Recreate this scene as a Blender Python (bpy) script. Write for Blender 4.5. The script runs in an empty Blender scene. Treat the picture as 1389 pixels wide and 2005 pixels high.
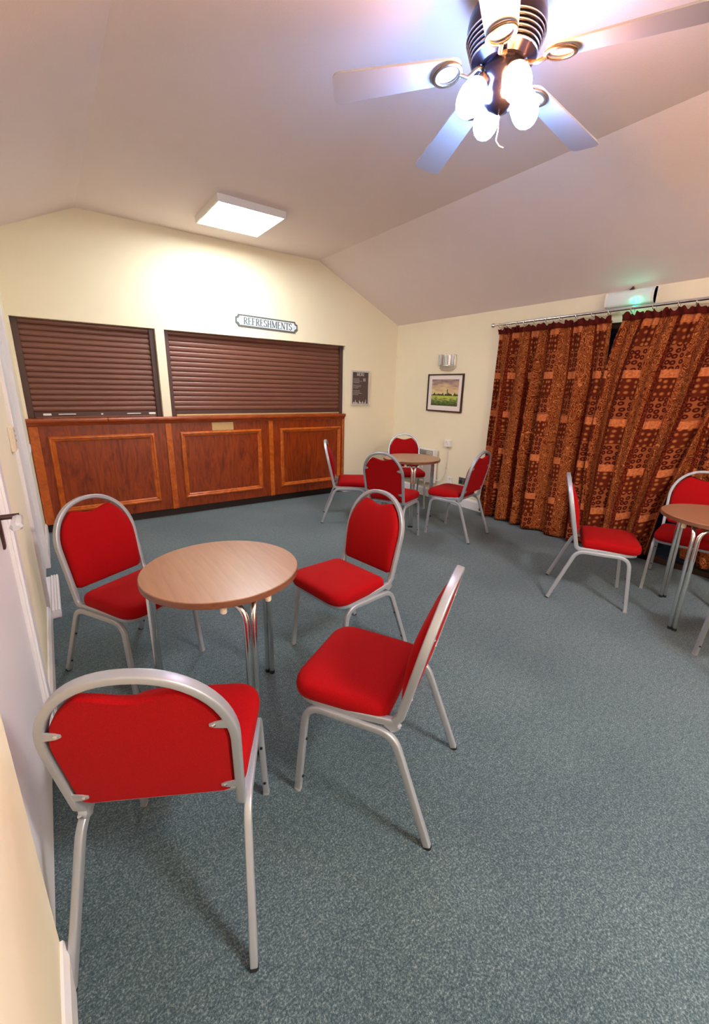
import bpy, bmesh, math, random
from mathutils import Vector, Matrix, noise as mnoise
random.seed(7)
scene = bpy.context.scene
COL = scene.collection
PI = math.pi

# ------------------------------------------------------------------ camera
W_PX, H_PX = 1389, 2005
F_PX = 825.168
CAM_H = 1.43
yaw, pit, rol = 0.622, 0.285, 0.023
fw = Vector((math.sin(yaw) * math.cos(pit), math.cos(yaw) * math.cos(pit), -math.sin(pit)))
rt = Vector((math.cos(yaw), -math.sin(yaw), 0))
up = rt.cross(fw)
r2 = rt * math.cos(rol) + up * math.sin(rol)
u2 = -rt * math.sin(rol) + up * math.cos(rol)
cam_data = bpy.data.cameras.new('camera')
cam = bpy.data.objects.new('camera', cam_data)
COL.objects.link(cam)
cam_data.sensor_fit = 'HORIZONTAL'
cam_data.sensor_width = 36.0
cam_data.lens = F_PX / W_PX * 36.0
cam_data.clip_start = 0.02
M = Matrix((r2, u2, -fw)).transposed().to_4x4()
M.translation = Vector((0, 0, CAM_H))
cam.matrix_world = M
scene.camera = cam

# ------------------------------------------------------------------ world, exposure
world = bpy.data.worlds.new('night')
scene.world = world
world.use_nodes = True
world.node_tree.nodes['Background'].inputs[0].default_value = (0.01, 0.014, 0.03, 1)
world.node_tree.nodes['Background'].inputs[1].default_value = 0.01
vs = scene.view_settings
vs.view_transform = 'Standard'
vs.look = 'None'
vs.gamma = 1.0
vs.use_curve_mapping = False
vs.exposure = 3.55
PANEL_POWER = 4.0         # emission of the light panel by the counter
PANEL_POWER_END = 12.5    # emission of the light panel towards the end wall
PANEL_COL = (0.98, 0.98, 1.0)
LAMP_POWER = 8.5         # emission of the glass shades on the fan
LAMP_COOL = (0.25, 0.46, 1.0)
LAMP_WARM = (1.0, 0.42, 0.14)

# ------------------------------------------------------------------ room dimensions
XL, XR = -0.18, 4.184
YB, YF = 4.89, -2.16
ZF, ZR, ZLT = 2.883, 2.287, 2.595
XCL, XCR = 0.44, 2.901
OPT = 1.962              # top of the serving opening
OPX1 = 3.30              # right end of the serving opening
PX0, PX1 = 0.992, 1.076  # cream post between the shutters


# ------------------------------------------------------------------ material helpers
def srgb(r, g, b):
    def c(v):
        v /= 255.0
        return v / 12.92 if v <= 0.04045 else ((v + 0.055) / 1.055) ** 2.4
    return (c(r), c(g), c(b), 1.0)


def new_mat(name):
    m = bpy.data.materials.new(name)
    m.use_nodes = True
    nt = m.node_tree
    return m, nt, nt.nodes['Principled BSDF']


def plain(name, col, rough=0.5, metal=0.0, bump=0.0, bscale=200.0, var=0.06, spec=0.5, coat=0.0, vscale=6.0):
    """procedural paint / metal / plastic: colour varied by noise, fine relief"""
    m, nt, b = new_mat(name)
    b.inputs['Roughness'].default_value = rough
    b.inputs['Metallic'].default_value = metal
    b.inputs['Specular IOR Level'].default_value = spec
    b.inputs['Coat Weight'].default_value = coat
    b.inputs['Coat Roughness'].default_value = 0.15
    tc = nt.nodes.new('ShaderNodeTexCoord')
    n = nt.nodes.new('ShaderNodeTexNoise')
    n.inputs['Scale'].default_value = vscale
    n.inputs['Detail'].default_value = 4
    nt.links.new(tc.outputs['Object'], n.inputs['Vector'])
    mx = nt.nodes.new('ShaderNodeMix')
    mx.data_type = 'RGBA'
    mx.inputs['A'].default_value = tuple(min(1, c * (1 - var)) for c in col[:3]) + (1,)
    mx.inputs['B'].default_value = tuple(min(1, c * (1 + var)) for c in col[:3]) + (1,)
    nt.links.new(n.outputs['Fac'], mx.inputs['Factor'])
    nt.links.new(mx.outputs['Result'], b.inputs['Base Color'])
    if bump > 0:
        n2 = nt.nodes.new('ShaderNodeTexNoise')
        n2.inputs['Scale'].default_value = bscale
        n2.inputs['Detail'].default_value = 3
        nt.links.new(tc.outputs['Object'], n2.inputs['Vector'])
        bp = nt.nodes.new('ShaderNodeBump')
        bp.inputs['Strength'].default_value = bump
        bp.inputs['Distance'].default_value = 0.002
        nt.links.new(n2.outputs['Fac'], bp.inputs['Height'])
        nt.links.new(bp.outputs['Normal'], b.inputs['Normal'])
    return m


def emit(name, col, strength):
    m, nt, b = new_mat(name)
    b.inputs['Base Color'].default_value = (0.9, 0.9, 0.9, 1)
    b.inputs['Emission Color'].default_value = tuple(col) + (1,)
    b.inputs['Emission Strength'].default_value = strength
    return m


def ramp(nt, stops, interp='LINEAR'):
    r = nt.nodes.new('ShaderNodeValToRGB')
    r.color_ramp.interpolation = interp
    el = r.color_ramp.elements
    while len(el) > 1:
        el.remove(el[-1])
    el[0].position, el[0].color = stops[0]
    for p, c in stops[1:]:
        e = el.new(p)
        e.color = c
    return r


def wood(name, dark, light, rough=0.3, scale=(2, 14, 14), coat=0.25, dist=2.5):
    m, nt, b = new_mat(name)
    b.inputs['Roughness'].default_value = rough
    b.inputs['Coat Weight'].default_value = coat
    b.inputs['Coat Roughness'].default_value = 0.2
    tc = nt.nodes.new('ShaderNodeTexCoord')
    mp = nt.nodes.new('ShaderNodeMapping')
    mp.inputs['Scale'].default_value = scale
    nt.links.new(tc.outputs['Object'], mp.inputs['Vector'])
    n = nt.nodes.new('ShaderNodeTexNoise')
    n.inputs['Scale'].default_value = 1.6
    n.inputs['Detail'].default_value = 7
    n.inputs['Roughness'].default_value = 0.62
    n.inputs['Distortion'].default_value = dist
    nt.links.new(mp.outputs['Vector'], n.inputs['Vector'])
    mid = tuple((a + c) / 2 for a, c in zip(dark, light))
    r = ramp(nt, [(0.28, dark), (0.5, mid), (0.72, light)])
    nt.links.new(n.outputs['Fac'], r.inputs['Fac'])
    nt.links.new(r.outputs['Color'], b.inputs['Base Color'])
    bp = nt.nodes.new('ShaderNodeBump')
    bp.inputs['Strength'].default_value = 0.08
    bp.inputs['Distance'].default_value = 0.001
    nt.links.new(n.outputs['Fac'], bp.inputs['Height'])
    nt.links.new(bp.outputs['Normal'], b.inputs['Normal'])
    return m


def math_node(nt, op, a, b=None, c=None):
    n = nt.nodes.new('ShaderNodeMath')
    n.operation = op
    for i, v in enumerate((a, b, c)):
        if v is None:
            continue
        if isinstance(v, (int, float)):
            n.inputs[i].default_value = v
        else:
            nt.links.new(v, n.inputs[i])
    return n.outputs[0]


def mixc(nt, fac, a, b):
    n = nt.nodes.new('ShaderNodeMix')
    n.data_type = 'RGBA'
    for key, v in (('Factor', fac), ('A', a), ('B', b)):
        if isinstance(v, (int, float, tuple)):
            n.inputs[key].default_value = v
        else:
            nt.links.new(v, n.inputs[key])
    return n.outputs['Result']


# ------------------------------------------------------------------ materials
MAT = {}
MAT['wall'] = plain('cream_wall_paint', srgb(243, 228, 197), 0.75, bump=0.12, bscale=90, var=0.02)
MAT['ceiling'] = plain('ceiling_paint', srgb(246, 228, 222), 0.85, bump=0.3, bscale=110, var=0.02)
MAT['white'] = plain('white_gloss_paint', srgb(232, 226, 224), 0.4, bump=0.04, bscale=60, var=0.02)
MAT['cream_trim'] = plain('cream_gloss_paint', srgb(232, 214, 182), 0.5, var=0.02)
MAT['steel'] = plain('silver_frame_paint', srgb(172, 173, 177), 0.38, metal=0.5, var=0.05, bump=0.05, bscale=300)
MAT['chrome'] = plain('chrome', srgb(226, 225, 223), 0.2, metal=1.0, var=0.03)
MAT['black'] = plain('black_plastic', srgb(22, 22, 24), 0.5, var=0.1)
MAT['brown_metal'] = plain('brown_shutter_paint', srgb(118, 72, 56), 0.38, metal=0.1, var=0.06, bump=0.05, bscale=120)
MAT['brown_dark'] = plain('dark_brown_shutter_rail', srgb(78, 48, 40), 0.4, metal=0.1, var=0.06)
MAT['mahogany'] = wood('mahogany_veneer', srgb(98, 24, 0), srgb(164, 64, 6), 0.32, (9, 9, 1.6))
MAT['mahogany_trim'] = wood('mahogany_moulding', srgb(152, 56, 2), srgb(214, 108, 30), 0.28, (3, 6, 3))
MAT['counter_top'] = wood('counter_top_wood', srgb(128, 44, 8), srgb(178, 80, 28), 0.24, (1.5, 8, 8))
MAT['kick'] = plain('black_brown_kickboard', srgb(34, 16, 10), 0.5, var=0.2)
MAT['table'] = wood('table_laminate', srgb(144, 96, 66), srgb(164, 114, 82), 0.3, (2.0, 30, 30), coat=0.15, dist=0.6)
MAT['table_edge'] = wood('table_edge_laminate', srgb(104, 62, 40), srgb(134, 86, 60), 0.4, (8, 8, 30), coat=0.05, dist=0.5)
MAT['brass'] = plain('worn_brass', srgb(206, 172, 120), 0.45, metal=0.55, var=0.08, vscale=40)
MAT['fan_dark'] = plain('dark_bronze', srgb(44, 40, 52), 0.22, metal=0.7, var=0.1)
MAT['fan_gold'] = plain('antique_brass', srgb(150, 128, 104), 0.25, metal=0.9, var=0.08)
MAT['fan_blade'] = plain('blade_white', srgb(184, 178, 180), 0.5, var=0.03)
MAT['cork'] = plain('chalkboard_brown', srgb(88, 68, 62), 0.7, var=0.12, vscale=30)
MAT['chalk'] = plain('chalk_white', srgb(214, 200, 192), 0.8, var=0.1)
MAT['silver_frame'] = plain('silver_frame', srgb(208, 204, 198), 0.3, metal=0.4, var=0.04)
MAT['frame_brown'] = plain('dark_brown_frame', srgb(58, 32, 18), 0.4, var=0.12, vscale=30)
MAT['mount'] = plain('pinkish_mount_board', srgb(240, 224, 216), 0.8, var=0.01)
MAT['sign_white'] = plain('sign_white', srgb(232, 236, 240), 0.5, var=0.02)
MAT['sign_grey'] = plain('sign_grey', srgb(92, 94, 92), 0.5, var=0.05)
MAT['sign_letter'] = plain('sign_letter_grey', srgb(70, 74, 74), 0.55, var=0.05)
MAT['plastic'] = plain('white_plastic', srgb(236, 230, 222), 0.4, var=0.015)
MAT['plastic_cream'] = plain('cream_plastic', srgb(226, 210, 184), 0.4, var=0.015)
MAT['grille'] = plain('grey_grille', srgb(164, 156, 148), 0.5, var=0.05)
MAT['bronze'] = plain('brown_bronze_plate', srgb(86, 62, 58), 0.35, metal=0.6, var=0.1)
MAT['dark_red'] = plain('dark_red_plastic', srgb(96, 28, 22), 0.5, var=0.1)
MAT['panel_light'] = emit('light_panel_diffuser', (0.88, 0.98, 1.0), PANEL_POWER)
MAT['panel_light_end'] = emit('light_panel_diffuser_end', PANEL_COL, PANEL_POWER_END)
MAT['lamp_cool'] = emit('lit_shade_cool', LAMP_COOL, LAMP_POWER)
MAT['lamp_warm'] = emit('lit_shade_warm', LAMP_WARM, LAMP_POWER * 1.9)
MAT['led_green'] = emit('green_led', (0.0, 1.0, 0.55), 6.0)


def glass_mat(name, col, rough=0.05, trans=1.0, alpha=1.0):
    m, nt, b = new_mat(name)
    b.inputs['Base Color'].default_value = col
    b.inputs['Roughness'].default_value = rough
    b.inputs['Transmission Weight'].default_value = trans
    b.inputs['IOR'].default_value = 1.45
    b.inputs['Alpha'].default_value = alpha
    return m


MAT['glass'] = glass_mat('clear_glass', (0.95, 0.95, 0.95, 1), 0.05)
MAT['clear_plastic'] = glass_mat('clear_acrylic', (0.93, 0.9, 0.88, 1), 0.12, 0.45)
MAT['diffuser'] = glass_mat('frosted_diffuser', (0.95, 0.95, 0.94, 1), 0.45, 0.2)
MAT['pane'] = glass_mat('window_pane', (0.9, 0.93, 0.95, 1), 0.02)


def carpet_mat():
    m, nt, b = new_mat('blue_grey_carpet')
    b.inputs['Roughness'].default_value = 0.95
    b.inputs['Specular IOR Level'].default_value = 0.1
    b.inputs['Sheen Weight'].default_value = 0.25
    b.inputs['Sheen Roughness'].default_value = 0.5
    tc = nt.nodes.new('ShaderNodeTexCoord')
    n1 = nt.nodes.new('ShaderNodeTexNoise')
    n1.inputs['Scale'].default_value = 170
    n1.inputs['Detail'].default_value = 5
    n1.inputs['Roughness'].default_value = 0.8
    nt.links.new(tc.outputs['Object'], n1.inputs['Vector'])
    r1 = ramp(nt, [(0.30, srgb(24, 45, 55)), (0.5, srgb(79, 98, 103)), (0.70, srgb(170, 178, 177))])
    nt.links.new(n1.outputs['Fac'], r1.inputs['Fac'])
    n2 = nt.nodes.new('ShaderNodeTexNoise')
    n2.inputs['Scale'].default_value = 1.4
    n2.inputs['Detail'].default_value = 6
    nt.links.new(tc.outputs['Object'], n2.inputs['Vector'])
    r2_ = ramp(nt, [(0.38, srgb(222, 228, 232)), (0.62, srgb(255, 255, 255))])
    nt.links.new(n2.outputs['Fac'], r2_.inputs['Fac'])
    n3 = nt.nodes.new('ShaderNodeTexNoise')
    n3.inputs['Scale'].default_value = 48
    n3.inputs['Detail'].default_value = 3
    nt.links.new(tc.outputs['Object'], n3.inputs['Vector'])
    r3 = ramp(nt, [(0.35, srgb(206, 214, 216)), (0.65, srgb(255, 253, 250))])
    nt.links.new(n3.outputs['Fac'], r3.inputs['Fac'])
    m3 = nt.nodes.new('ShaderNodeMix')
    m3.data_type = 'RGBA'
    m3.blend_type = 'MULTIPLY'
    m3.inputs['Factor'].default_value = 1
    nt.links.new(r1.outputs['Color'], m3.inputs['A'])
    nt.links.new(r3.outputs['Color'], m3.inputs['B'])
    mx = nt.nodes.new('ShaderNodeMix')
    mx.data_type = 'RGBA'
    mx.blend_type = 'MULTIPLY'
    mx.inputs['Factor'].default_value = 1
    nt.links.new(m3.outputs['Result'], mx.inputs['A'])
    nt.links.new(r2_.outputs['Color'], mx.inputs['B'])
    nt.links.new(mx.outputs['Result'], b.inputs['Base Color'])
    bp = nt.nodes.new('ShaderNodeBump')
    bp.inputs['Strength'].default_value = 0.6
    bp.inputs['Distance'].default_value = 0.004
    nt.links.new(n1.outputs['Fac'], bp.inputs['Height'])
    nt.links.new(bp.outputs['Normal'], b.inputs['Normal'])
    return m


MAT['carpet'] = carpet_mat()


def fabric_mat(name, col):
    m, nt, b = new_mat(name)
    b.inputs['Roughness'].default_value = 0.85
    b.inputs['Specular IOR Level'].default_value = 0.15
    b.inputs['Sheen Weight'].default_value = 0.06
    b.inputs['Sheen Tint'].default_value = (1.0, 0.25, 0.2, 1)
    tc = nt.nodes.new('ShaderNodeTexCoord')
    n = nt.nodes.new('ShaderNodeTexNoise')
    n.inputs['Scale'].default_value = 420
    n.inputs['Detail'].default_value = 2
    nt.links.new(tc.outputs['Object'], n.inputs['Vector'])
    r = ramp(nt, [(0.3, tuple(c * 0.78 for c in col[:3]) + (1,)), (0.7, tuple(min(1, c * 1.15) for c in col[:3]) + (1,))])
    nt.links.new(n.outputs['Fac'], r.inputs['Fac'])
    nt.links.new(r.outputs['Color'], b.inputs['Base Color'])
    bp = nt.nodes.new('ShaderNodeBump')
    bp.inputs['Strength'].default_value = 0.25
    bp.inputs['Distance'].default_value = 0.001
    nt.links.new(n.outputs['Fac'], bp.inputs['Height'])
    nt.links.new(bp.outputs['Normal'], b.inputs['Normal'])
    return m


MAT['red'] = fabric_mat('red_upholstery', srgb(158, 0, 5))


def curtain_mat():
    m, nt, b = new_mat('patchwork_curtain_cloth')
    b.inputs['Roughness'].default_value = 0.9
    b.inputs['Specular IOR Level'].default_value = 0.1
    uv = nt.nodes.new('ShaderNodeUVMap')
    sp = nt.nodes.new('ShaderNodeSeparateXYZ')
    nt.links.new(uv.outputs['UV'], sp.inputs['Vector'])
    U, V = sp.outputs['X'], sp.outputs['Y']
    pu = math_node(nt, 'FRACT', math_node(nt, 'DIVIDE', U, 0.33))
    pv = math_node(nt, 'FRACT', math_node(nt, 'DIVIDE', math_node(nt, 'SUBTRACT', V, 0.375), 0.41))
    col_i = math_node(nt, 'FLOOR', math_node(nt, 'DIVIDE', U, 0.33))
    is_scroll = math_node(nt, 'MULTIPLY', math_node(nt, 'GREATER_THAN', pu, 0.42), math_node(nt, 'LESS_THAN', pu, 0.88))
    is_dark = math_node(nt, 'GREATER_THAN', pu, 0.88)
    is_band = math_node(nt, 'MULTIPLY', math_node(nt, 'LESS_THAN', pu, 0.42), math_node(nt, 'LESS_THAN', pv, 0.16))
    is_flower = math_node(nt, 'MULTIPLY', math_node(nt, 'LESS_THAN', pu, 0.42), math_node(nt, 'GREATER_THAN', pv, 0.62))
    # rows of dark rings on tan cloth
    vo = nt.nodes.new('ShaderNodeTexVoronoi')
    vo.inputs['Scale'].default_value = 21
    vo.inputs['Randomness'].default_value = 0.35
    vo.voronoi_dimensions = '2D'
    nt.links.new(uv.outputs['UV'], vo.inputs['Vector'])
    rd = ramp(nt, [(0.0, srgb(150, 82, 40)), (0.13, srgb(120, 52, 24)), (0.2, srgb(66, 14, 6)), (0.36, srgb(74, 18, 8)),
                   (0.44, srgb(146, 76, 40)), (1.0, srgb(140, 70, 36))])
    nt.links.new(vo.outputs['Distance'], rd.inputs['Fac'])
    # small pale flowers on dark brown
    rf = ramp(nt, [(0.0, srgb(182, 112, 58)), (0.2, srgb(150, 82, 40)), (0.34, srgb(92, 30, 12)), (1.0, srgb(84, 24, 10))])
    nt.links.new(vo.outputs['Distance'], rf.inputs['Fac'])
    # scrolling gold tendrils
    nz = nt.nodes.new('ShaderNodeTexNoise')
    nz.noise_dimensions = '2D'
    nz.inputs['Scale'].default_value = 17
    nz.inputs['Detail'].default_value = 1.0
    nz.inputs['Distortion'].default_value = 1.5
    nt.links.new(uv.outputs['UV'], nz.inputs['Vector'])
    wv = math_node(nt, 'FRACT', math_node(nt, 'MULTIPLY', nz.outputs['Fac'], 7.0))
    rs = ramp(nt, [(0.0, srgb(98, 34, 12)), (0.34, srgb(116, 46, 18)), (0.48, srgb(206, 130, 70)), (0.62, srgb(176, 96, 48)),
                   (0.78, srgb(98, 34, 12)), (1.0, srgb(98, 34, 12))])
    nt.links.new(wv, rs.inputs['Fac'])
    nd = nt.nodes.new('ShaderNodeTexNoise')
    nd.noise_dimensions = '2D'
    nd.inputs['Scale'].default_value = 60
    nt.links.new(uv.outputs['UV'], nd.inputs['Vector'])
    rk = ramp(nt, [(0.4, srgb(74, 14, 6)), (0.65, srgb(120, 46, 18))])
    nt.links.new(nd.outputs['Fac'], rk.inputs['Fac'])
    rb = ramp(nt, [(0.35, srgb(176, 90, 48)), (0.65, srgb(204, 118, 70))])
    nt.links.new(nd.outputs['Fac'], rb.inputs['Fac'])
    c = mixc(nt, is_flower, rd.outputs['Color'], rf.outputs['Color'])
    c = mixc(nt, is_band, c, rb.outputs['Color'])
    c = mixc(nt, is_scroll, c, rs.outputs['Color'])
    c = mixc(nt, is_dark, c, rk.outputs['Color'])
    nt.links.new(c, b.inputs['Base Color'])
    bp = nt.nodes.new('ShaderNodeBump')
    bp.inputs['Strength'].default_value = 0.3
    bp.inputs['Distance'].default_value = 0.002
    nt.links.new(nd.outputs['Fac'], bp.inputs['Height'])
    nt.links.new(bp.outputs['Normal'], b.inputs['Normal'])
    return m


MAT['curtain'] = curtain_mat()
MAT['curtain_head'] = fabric_mat('dark_red_brown_header_cloth', srgb(88, 20, 12))


def painting_mat():
    m, nt, b = new_mat('landscape_print')
    b.inputs['Roughness'].default_value = 0.35
    uv = nt.nodes.new('ShaderNodeUVMap')
    sp = nt.nodes.new('ShaderNodeSeparateXYZ')
    nt.links.new(uv.outputs['UV'], sp.inputs['Vector'])
    U, V = sp.outputs['X'], sp.outputs['Y']

    def noise(scale, sx, sy, detail=4):
        mp = nt.nodes.new('ShaderNodeMapping')
        mp.inputs['Scale'].default_value = (sx, sy, 1)
        nt.links.new(uv.outputs['UV'], mp.inputs['Vector'])
        n = nt.nodes.new('ShaderNodeTexNoise')
        n.inputs['Scale'].default_value = scale
        n.inputs['Detail'].default_value = detail
        nt.links.new(mp.outputs['Vector'], n.inputs['Vector'])
        return n.outputs['Fac']
    sky_f = math_node(nt, 'ADD', math_node(nt, 'MULTIPLY', math_node(nt, 'SUBTRACT', V, 0.4), 1.1),
                      math_node(nt, 'MULTIPLY', math_node(nt, 'SUBTRACT', noise(3, 1, 3.2), 0.5), 1.1))
    sky = ramp(nt, [(0.05, srgb(226, 206, 150)), (0.3, srgb(214, 178, 138)), (0.5, srgb(176, 144, 128)), (0.7, srgb(136, 118, 120))])
    nt.links.new(sky_f, sky.inputs['Fac'])
    fld_f = math_node(nt, 'ADD', math_node(nt, 'MULTIPLY', V, 1.4), math_node(nt, 'SUBTRACT', noise(6, 1.4, 4), 0.55))
    fld = ramp(nt, [(0.0, srgb(70, 84, 40)), (0.25, srgb(120, 132, 70)), (0.42, srgb(196, 206, 84)), (0.6, srgb(150, 160, 96))])
    nt.links.new(fld_f, fld.inputs['Fac'])
    horizon = 0.40
    tree_h = math_node(nt, 'ADD', horizon, math_node(nt, 'MULTIPLY', math_node(nt, 'SUBTRACT', noise(13, 1, 0.01, 3), 0.38), 0.42))
    in_tree = math_node(nt, 'MULTIPLY', math_node(nt, 'LESS_THAN', V, tree_h), math_node(nt, 'GREATER_THAN', V, horizon - 0.015))
    in_fld = math_node(nt, 'LESS_THAN', V, horizon)
    tower = math_node(nt, 'MULTIPLY', math_node(nt, 'LESS_THAN', math_node(nt, 'ABSOLUTE', math_node(nt, 'SUBTRACT', U, 0.605)), 0.018),
                      math_node(nt, 'MULTIPLY', math_node(nt, 'LESS_THAN', V, 0.63), math_node(nt, 'GREATER_THAN', V, horizon)))
    c = mixc(nt, in_fld, sky.outputs['Color'], fld.outputs['Color'])
    c = mixc(nt, in_tree, c, srgb(66, 66, 40))
    c = mixc(nt, tower, c, srgb(84, 78, 60))
    nt.links.new(c, b.inputs['Base Color'])
    return m


MAT['painting'] = painting_mat()


# ------------------------------------------------------------------ mesh helpers
class MB:
    """collects vertices and faces of ONE mesh"""
    def __init__(self):
        self.v, self.f = [], []

    def add(self, vs_, fs_):
        o = len(self.v)
        self.v += [tuple(p) for p in vs_]
        self.f += [tuple(i + o for i in f) for f in fs_]
        return self

    def box(self, x0, x1, y0, y1, z0, z1):
        if x0 > x1: x0, x1 = x1, x0
        if y0 > y1: y0, y1 = y1, y0
        if z0 > z1: z0, z1 = z1, z0
        return self.add([(x0, y0, z0), (x1, y0, z0), (x1, y1, z0), (x0, y1, z0), (x0, y0, z1), (x1, y0, z1), (x1, y1, z1), (x0, y1, z1)],
                        [(0, 3, 2, 1), (4, 5, 6, 7), (0, 1, 5, 4), (1, 2, 6, 5), (2, 3, 7, 6), (3, 0, 4, 7)])

    def prism(self, poly, axis, a, b):
        """2-D polygon (pairs) extruded along axis 0/1/2 from a to b"""
        def P(p, t):
            q = list(p)
            q.insert(axis, t)
            return tuple(q)
        n = len(poly)
        vs_ = [P(p, a) for p in poly] + [P(p, b) for p in poly]
        fs_ = [tuple(range(n))[::-1], tuple(range(n, 2 * n))] + [(i, (i + 1) % n, n + (i + 1) % n, n + i) for i in range(n)]
        return self.add(vs_, fs_)

    def rings(self, rings_, cap0=True, cap1=True, closed=False):
        """skin of consecutive equal-length loops"""
        n = len(rings_[0])
        vs_, fs_ = [], []
        for r in rings_:
            vs_ += r
        m = len(rings_)
        for k in range(m if closed else m - 1):
            a, b_ = k * n, ((k + 1) % m) * n
            for i in range(n):
                j = (i + 1) % n
                fs_.append((a + i, a + j, b_ + j, b_ + i))
        if not closed:
            if cap0: fs_.append(tuple(range(n))[::-1])
            if cap1: fs_.append(tuple(range((m - 1) * n, m * n)))
        return self.add(vs_, fs_)

    def sweep(self, path, prof, ref=(0, 0, 1), closed=False, fixed=None):
        """profile (list of (a,b)) along path; rotation-minimising frame, or fixed plane normal"""
        path = [Vector(p) for p in path]
        n = len(path)
        T = []
        for i in range(n):
            if closed:
                t = path[(i + 1) % n] - path[i - 1]
            else:
                t = path[min(i + 1, n - 1)] - path[max(i - 1, 0)]
            T.append(t.normalized())
        rr = []
        nrm = Vector(ref)
        for i in range(n):
            if fixed is not None:
                nrm = Vector(fixed)
            nrm = (nrm - T[i] * nrm.dot(T[i])).normalized()
            bn = T[i].cross(nrm)
            rr.append([tuple(path[i] + nrm * a + bn * b_) for a, b_ in prof])
        return self.rings(rr, closed=closed)

    def lathe(self, prof, n=24, c=(0, 0, 0), caps=True):
        """prof list of (r,z) around z axis"""
        rr = [[(c[0] + r * math.cos(2 * PI * i / n), c[1] + r * math.sin(2 * PI * i / n), c[2] + z) for i in range(n)] for r, z in prof]
        return self.rings(rr, caps, caps)

    def tube(self, path, r, n=10, closed=False):
        prof = [(r * math.cos(2 * PI * i / n), r * math.sin(2 * PI * i / n)) for i in range(n)]
        p0, p1 = Vector(path[0]), Vector(path[1])
        d = (p1 - p0).normalized()
        ref = Vector((0, 0, 1)) if abs(d.z) < 0.8 else Vector((1, 0, 0))
        return self.sweep(path, prof, ref, closed)

    def xform(self, mat):
        self.v = [tuple(mat @ Vector(p)) for p in self.v]
        return self

    def build(self, name, mat, parent=None, angle=40, bevel=0.0, segs=2):
        me = bpy.data.meshes.new(name)
        me.from_pydata(self.v, [], self.f)
        bm = bmesh.new()
        bm.from_mesh(me)
        bmesh.ops.recalc_face_normals(bm, faces=bm.faces)
        if bevel > 0:
            es = [e for e in bm.edges if len(e.link_faces) == 2 and e.calc_face_angle(0) > 0.6]
            bmesh.ops.bevel(bm, geom=es, offset=bevel, segments=segs, affect='EDGES', profile=0.5, clamp_overlap=True)
        bm.to_mesh(me)
        bm.free()
        if angle:
            me.polygons.foreach_set('use_smooth', [True] * len(me.polygons))
            me.set_sharp_from_angle(angle=math.radians(angle))
        me.materials.append(mat)
        o = bpy.data.objects.new(name, me)
        COL.objects.link(o)
        if parent is not None:
            o.parent = parent
        return o


def tag(o, label, cat, group=None, kind=None):
    o['label'] = label
    o['category'] = cat
    if group: o['group'] = group
    if kind: o['kind'] = kind
    return o


def thing(name, label, cat, loc=(0, 0, 0), rz=0.0, group=None):
    o = bpy.data.objects.new(name, None)
    o.empty_display_size = 0.1
    COL.objects.link(o)
    o.location = loc
    o.rotation_euler = (0, 0, rz)
    return tag(o, label, cat, group)


def struct(o, label, cat):
    o['kind'] = 'structure'
    o['label'] = label
    o['category'] = cat
    return o


def copy_tree(o, parent=None):
    c = o.copy()
    COL.objects.link(c)
    c.parent = parent
    for ch in [x for x in bpy.data.objects if x.parent == o and x != c]:
        copy_tree(ch, c)
    return c


def fillet(pts, rad, seg=6, closed=False):
    """polyline with rounded corners; rad = number or list"""
    pts = [Vector(p) for p in pts]
    n = len(pts)
    out = []
    for i, p in enumerate(pts):
        r = rad[i] if isinstance(rad, (list, tuple)) else rad
        if (not closed and i in (0, n - 1)) or r <= 0:
            out.append(p)
            continue
        a, b = pts[i - 1], pts[(i + 1) % n]
        d1, d2 = (a - p), (b - p)
        l1, l2 = d1.length, d2.length
        d1.normalize(); d2.normalize()
        ang = d1.angle(d2)
        t = min(r / math.tan(ang / 2), l1 * 0.48, l2 * 0.48)
        s, e = p + d1 * t, p + d2 * t
        for k in range(seg + 1):
            u = k / seg
            out.append(s * (1 - u) ** 2 + p * 2 * u * (1 - u) + e * u ** 2)
    return out


def rrect(w, h, r, seg=3):
    """rounded rectangle profile"""
    out = []
    for cx, cy, a0 in ((w / 2 - r, h / 2 - r, 0), (-w / 2 + r, h / 2 - r, 90), (-w / 2 + r, -h / 2 + r, 180), (w / 2 - r, -h / 2 + r, 270)):
        for k in range(seg + 1):
            a = math.radians(a0 + 90 * k / seg)
            out.append((cx + r * math.cos(a), cy + r * math.sin(a)))
    return out


# ================================================================== SETTING
# floor
fl = MB().box(XL - 0.3, XR + 0.3, YF - 0.3, YB + 0.6, -0.1, 0).build('floor', MAT['carpet'], angle=0)
struct(fl, 'blue grey speckled carpet floor', 'floor')
# ceiling: flat middle, sloping sides
T = 0.15
ce = MB().prism([(XL - 0.2, ZLT - 0.2 * 0.465), (XCL, ZF), (XCR, ZF), (XR + 0.2, ZR - 0.2 * 0.465), (XR + 0.2, ZF + T), (XL - 0.2, ZF + T)],
                1, YF - 0.2, YB + 0.5).build('ceiling', MAT['ceiling'], angle=0)
struct(ce, 'pale ceiling with flat middle and sloping sides', 'ceiling')
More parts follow.
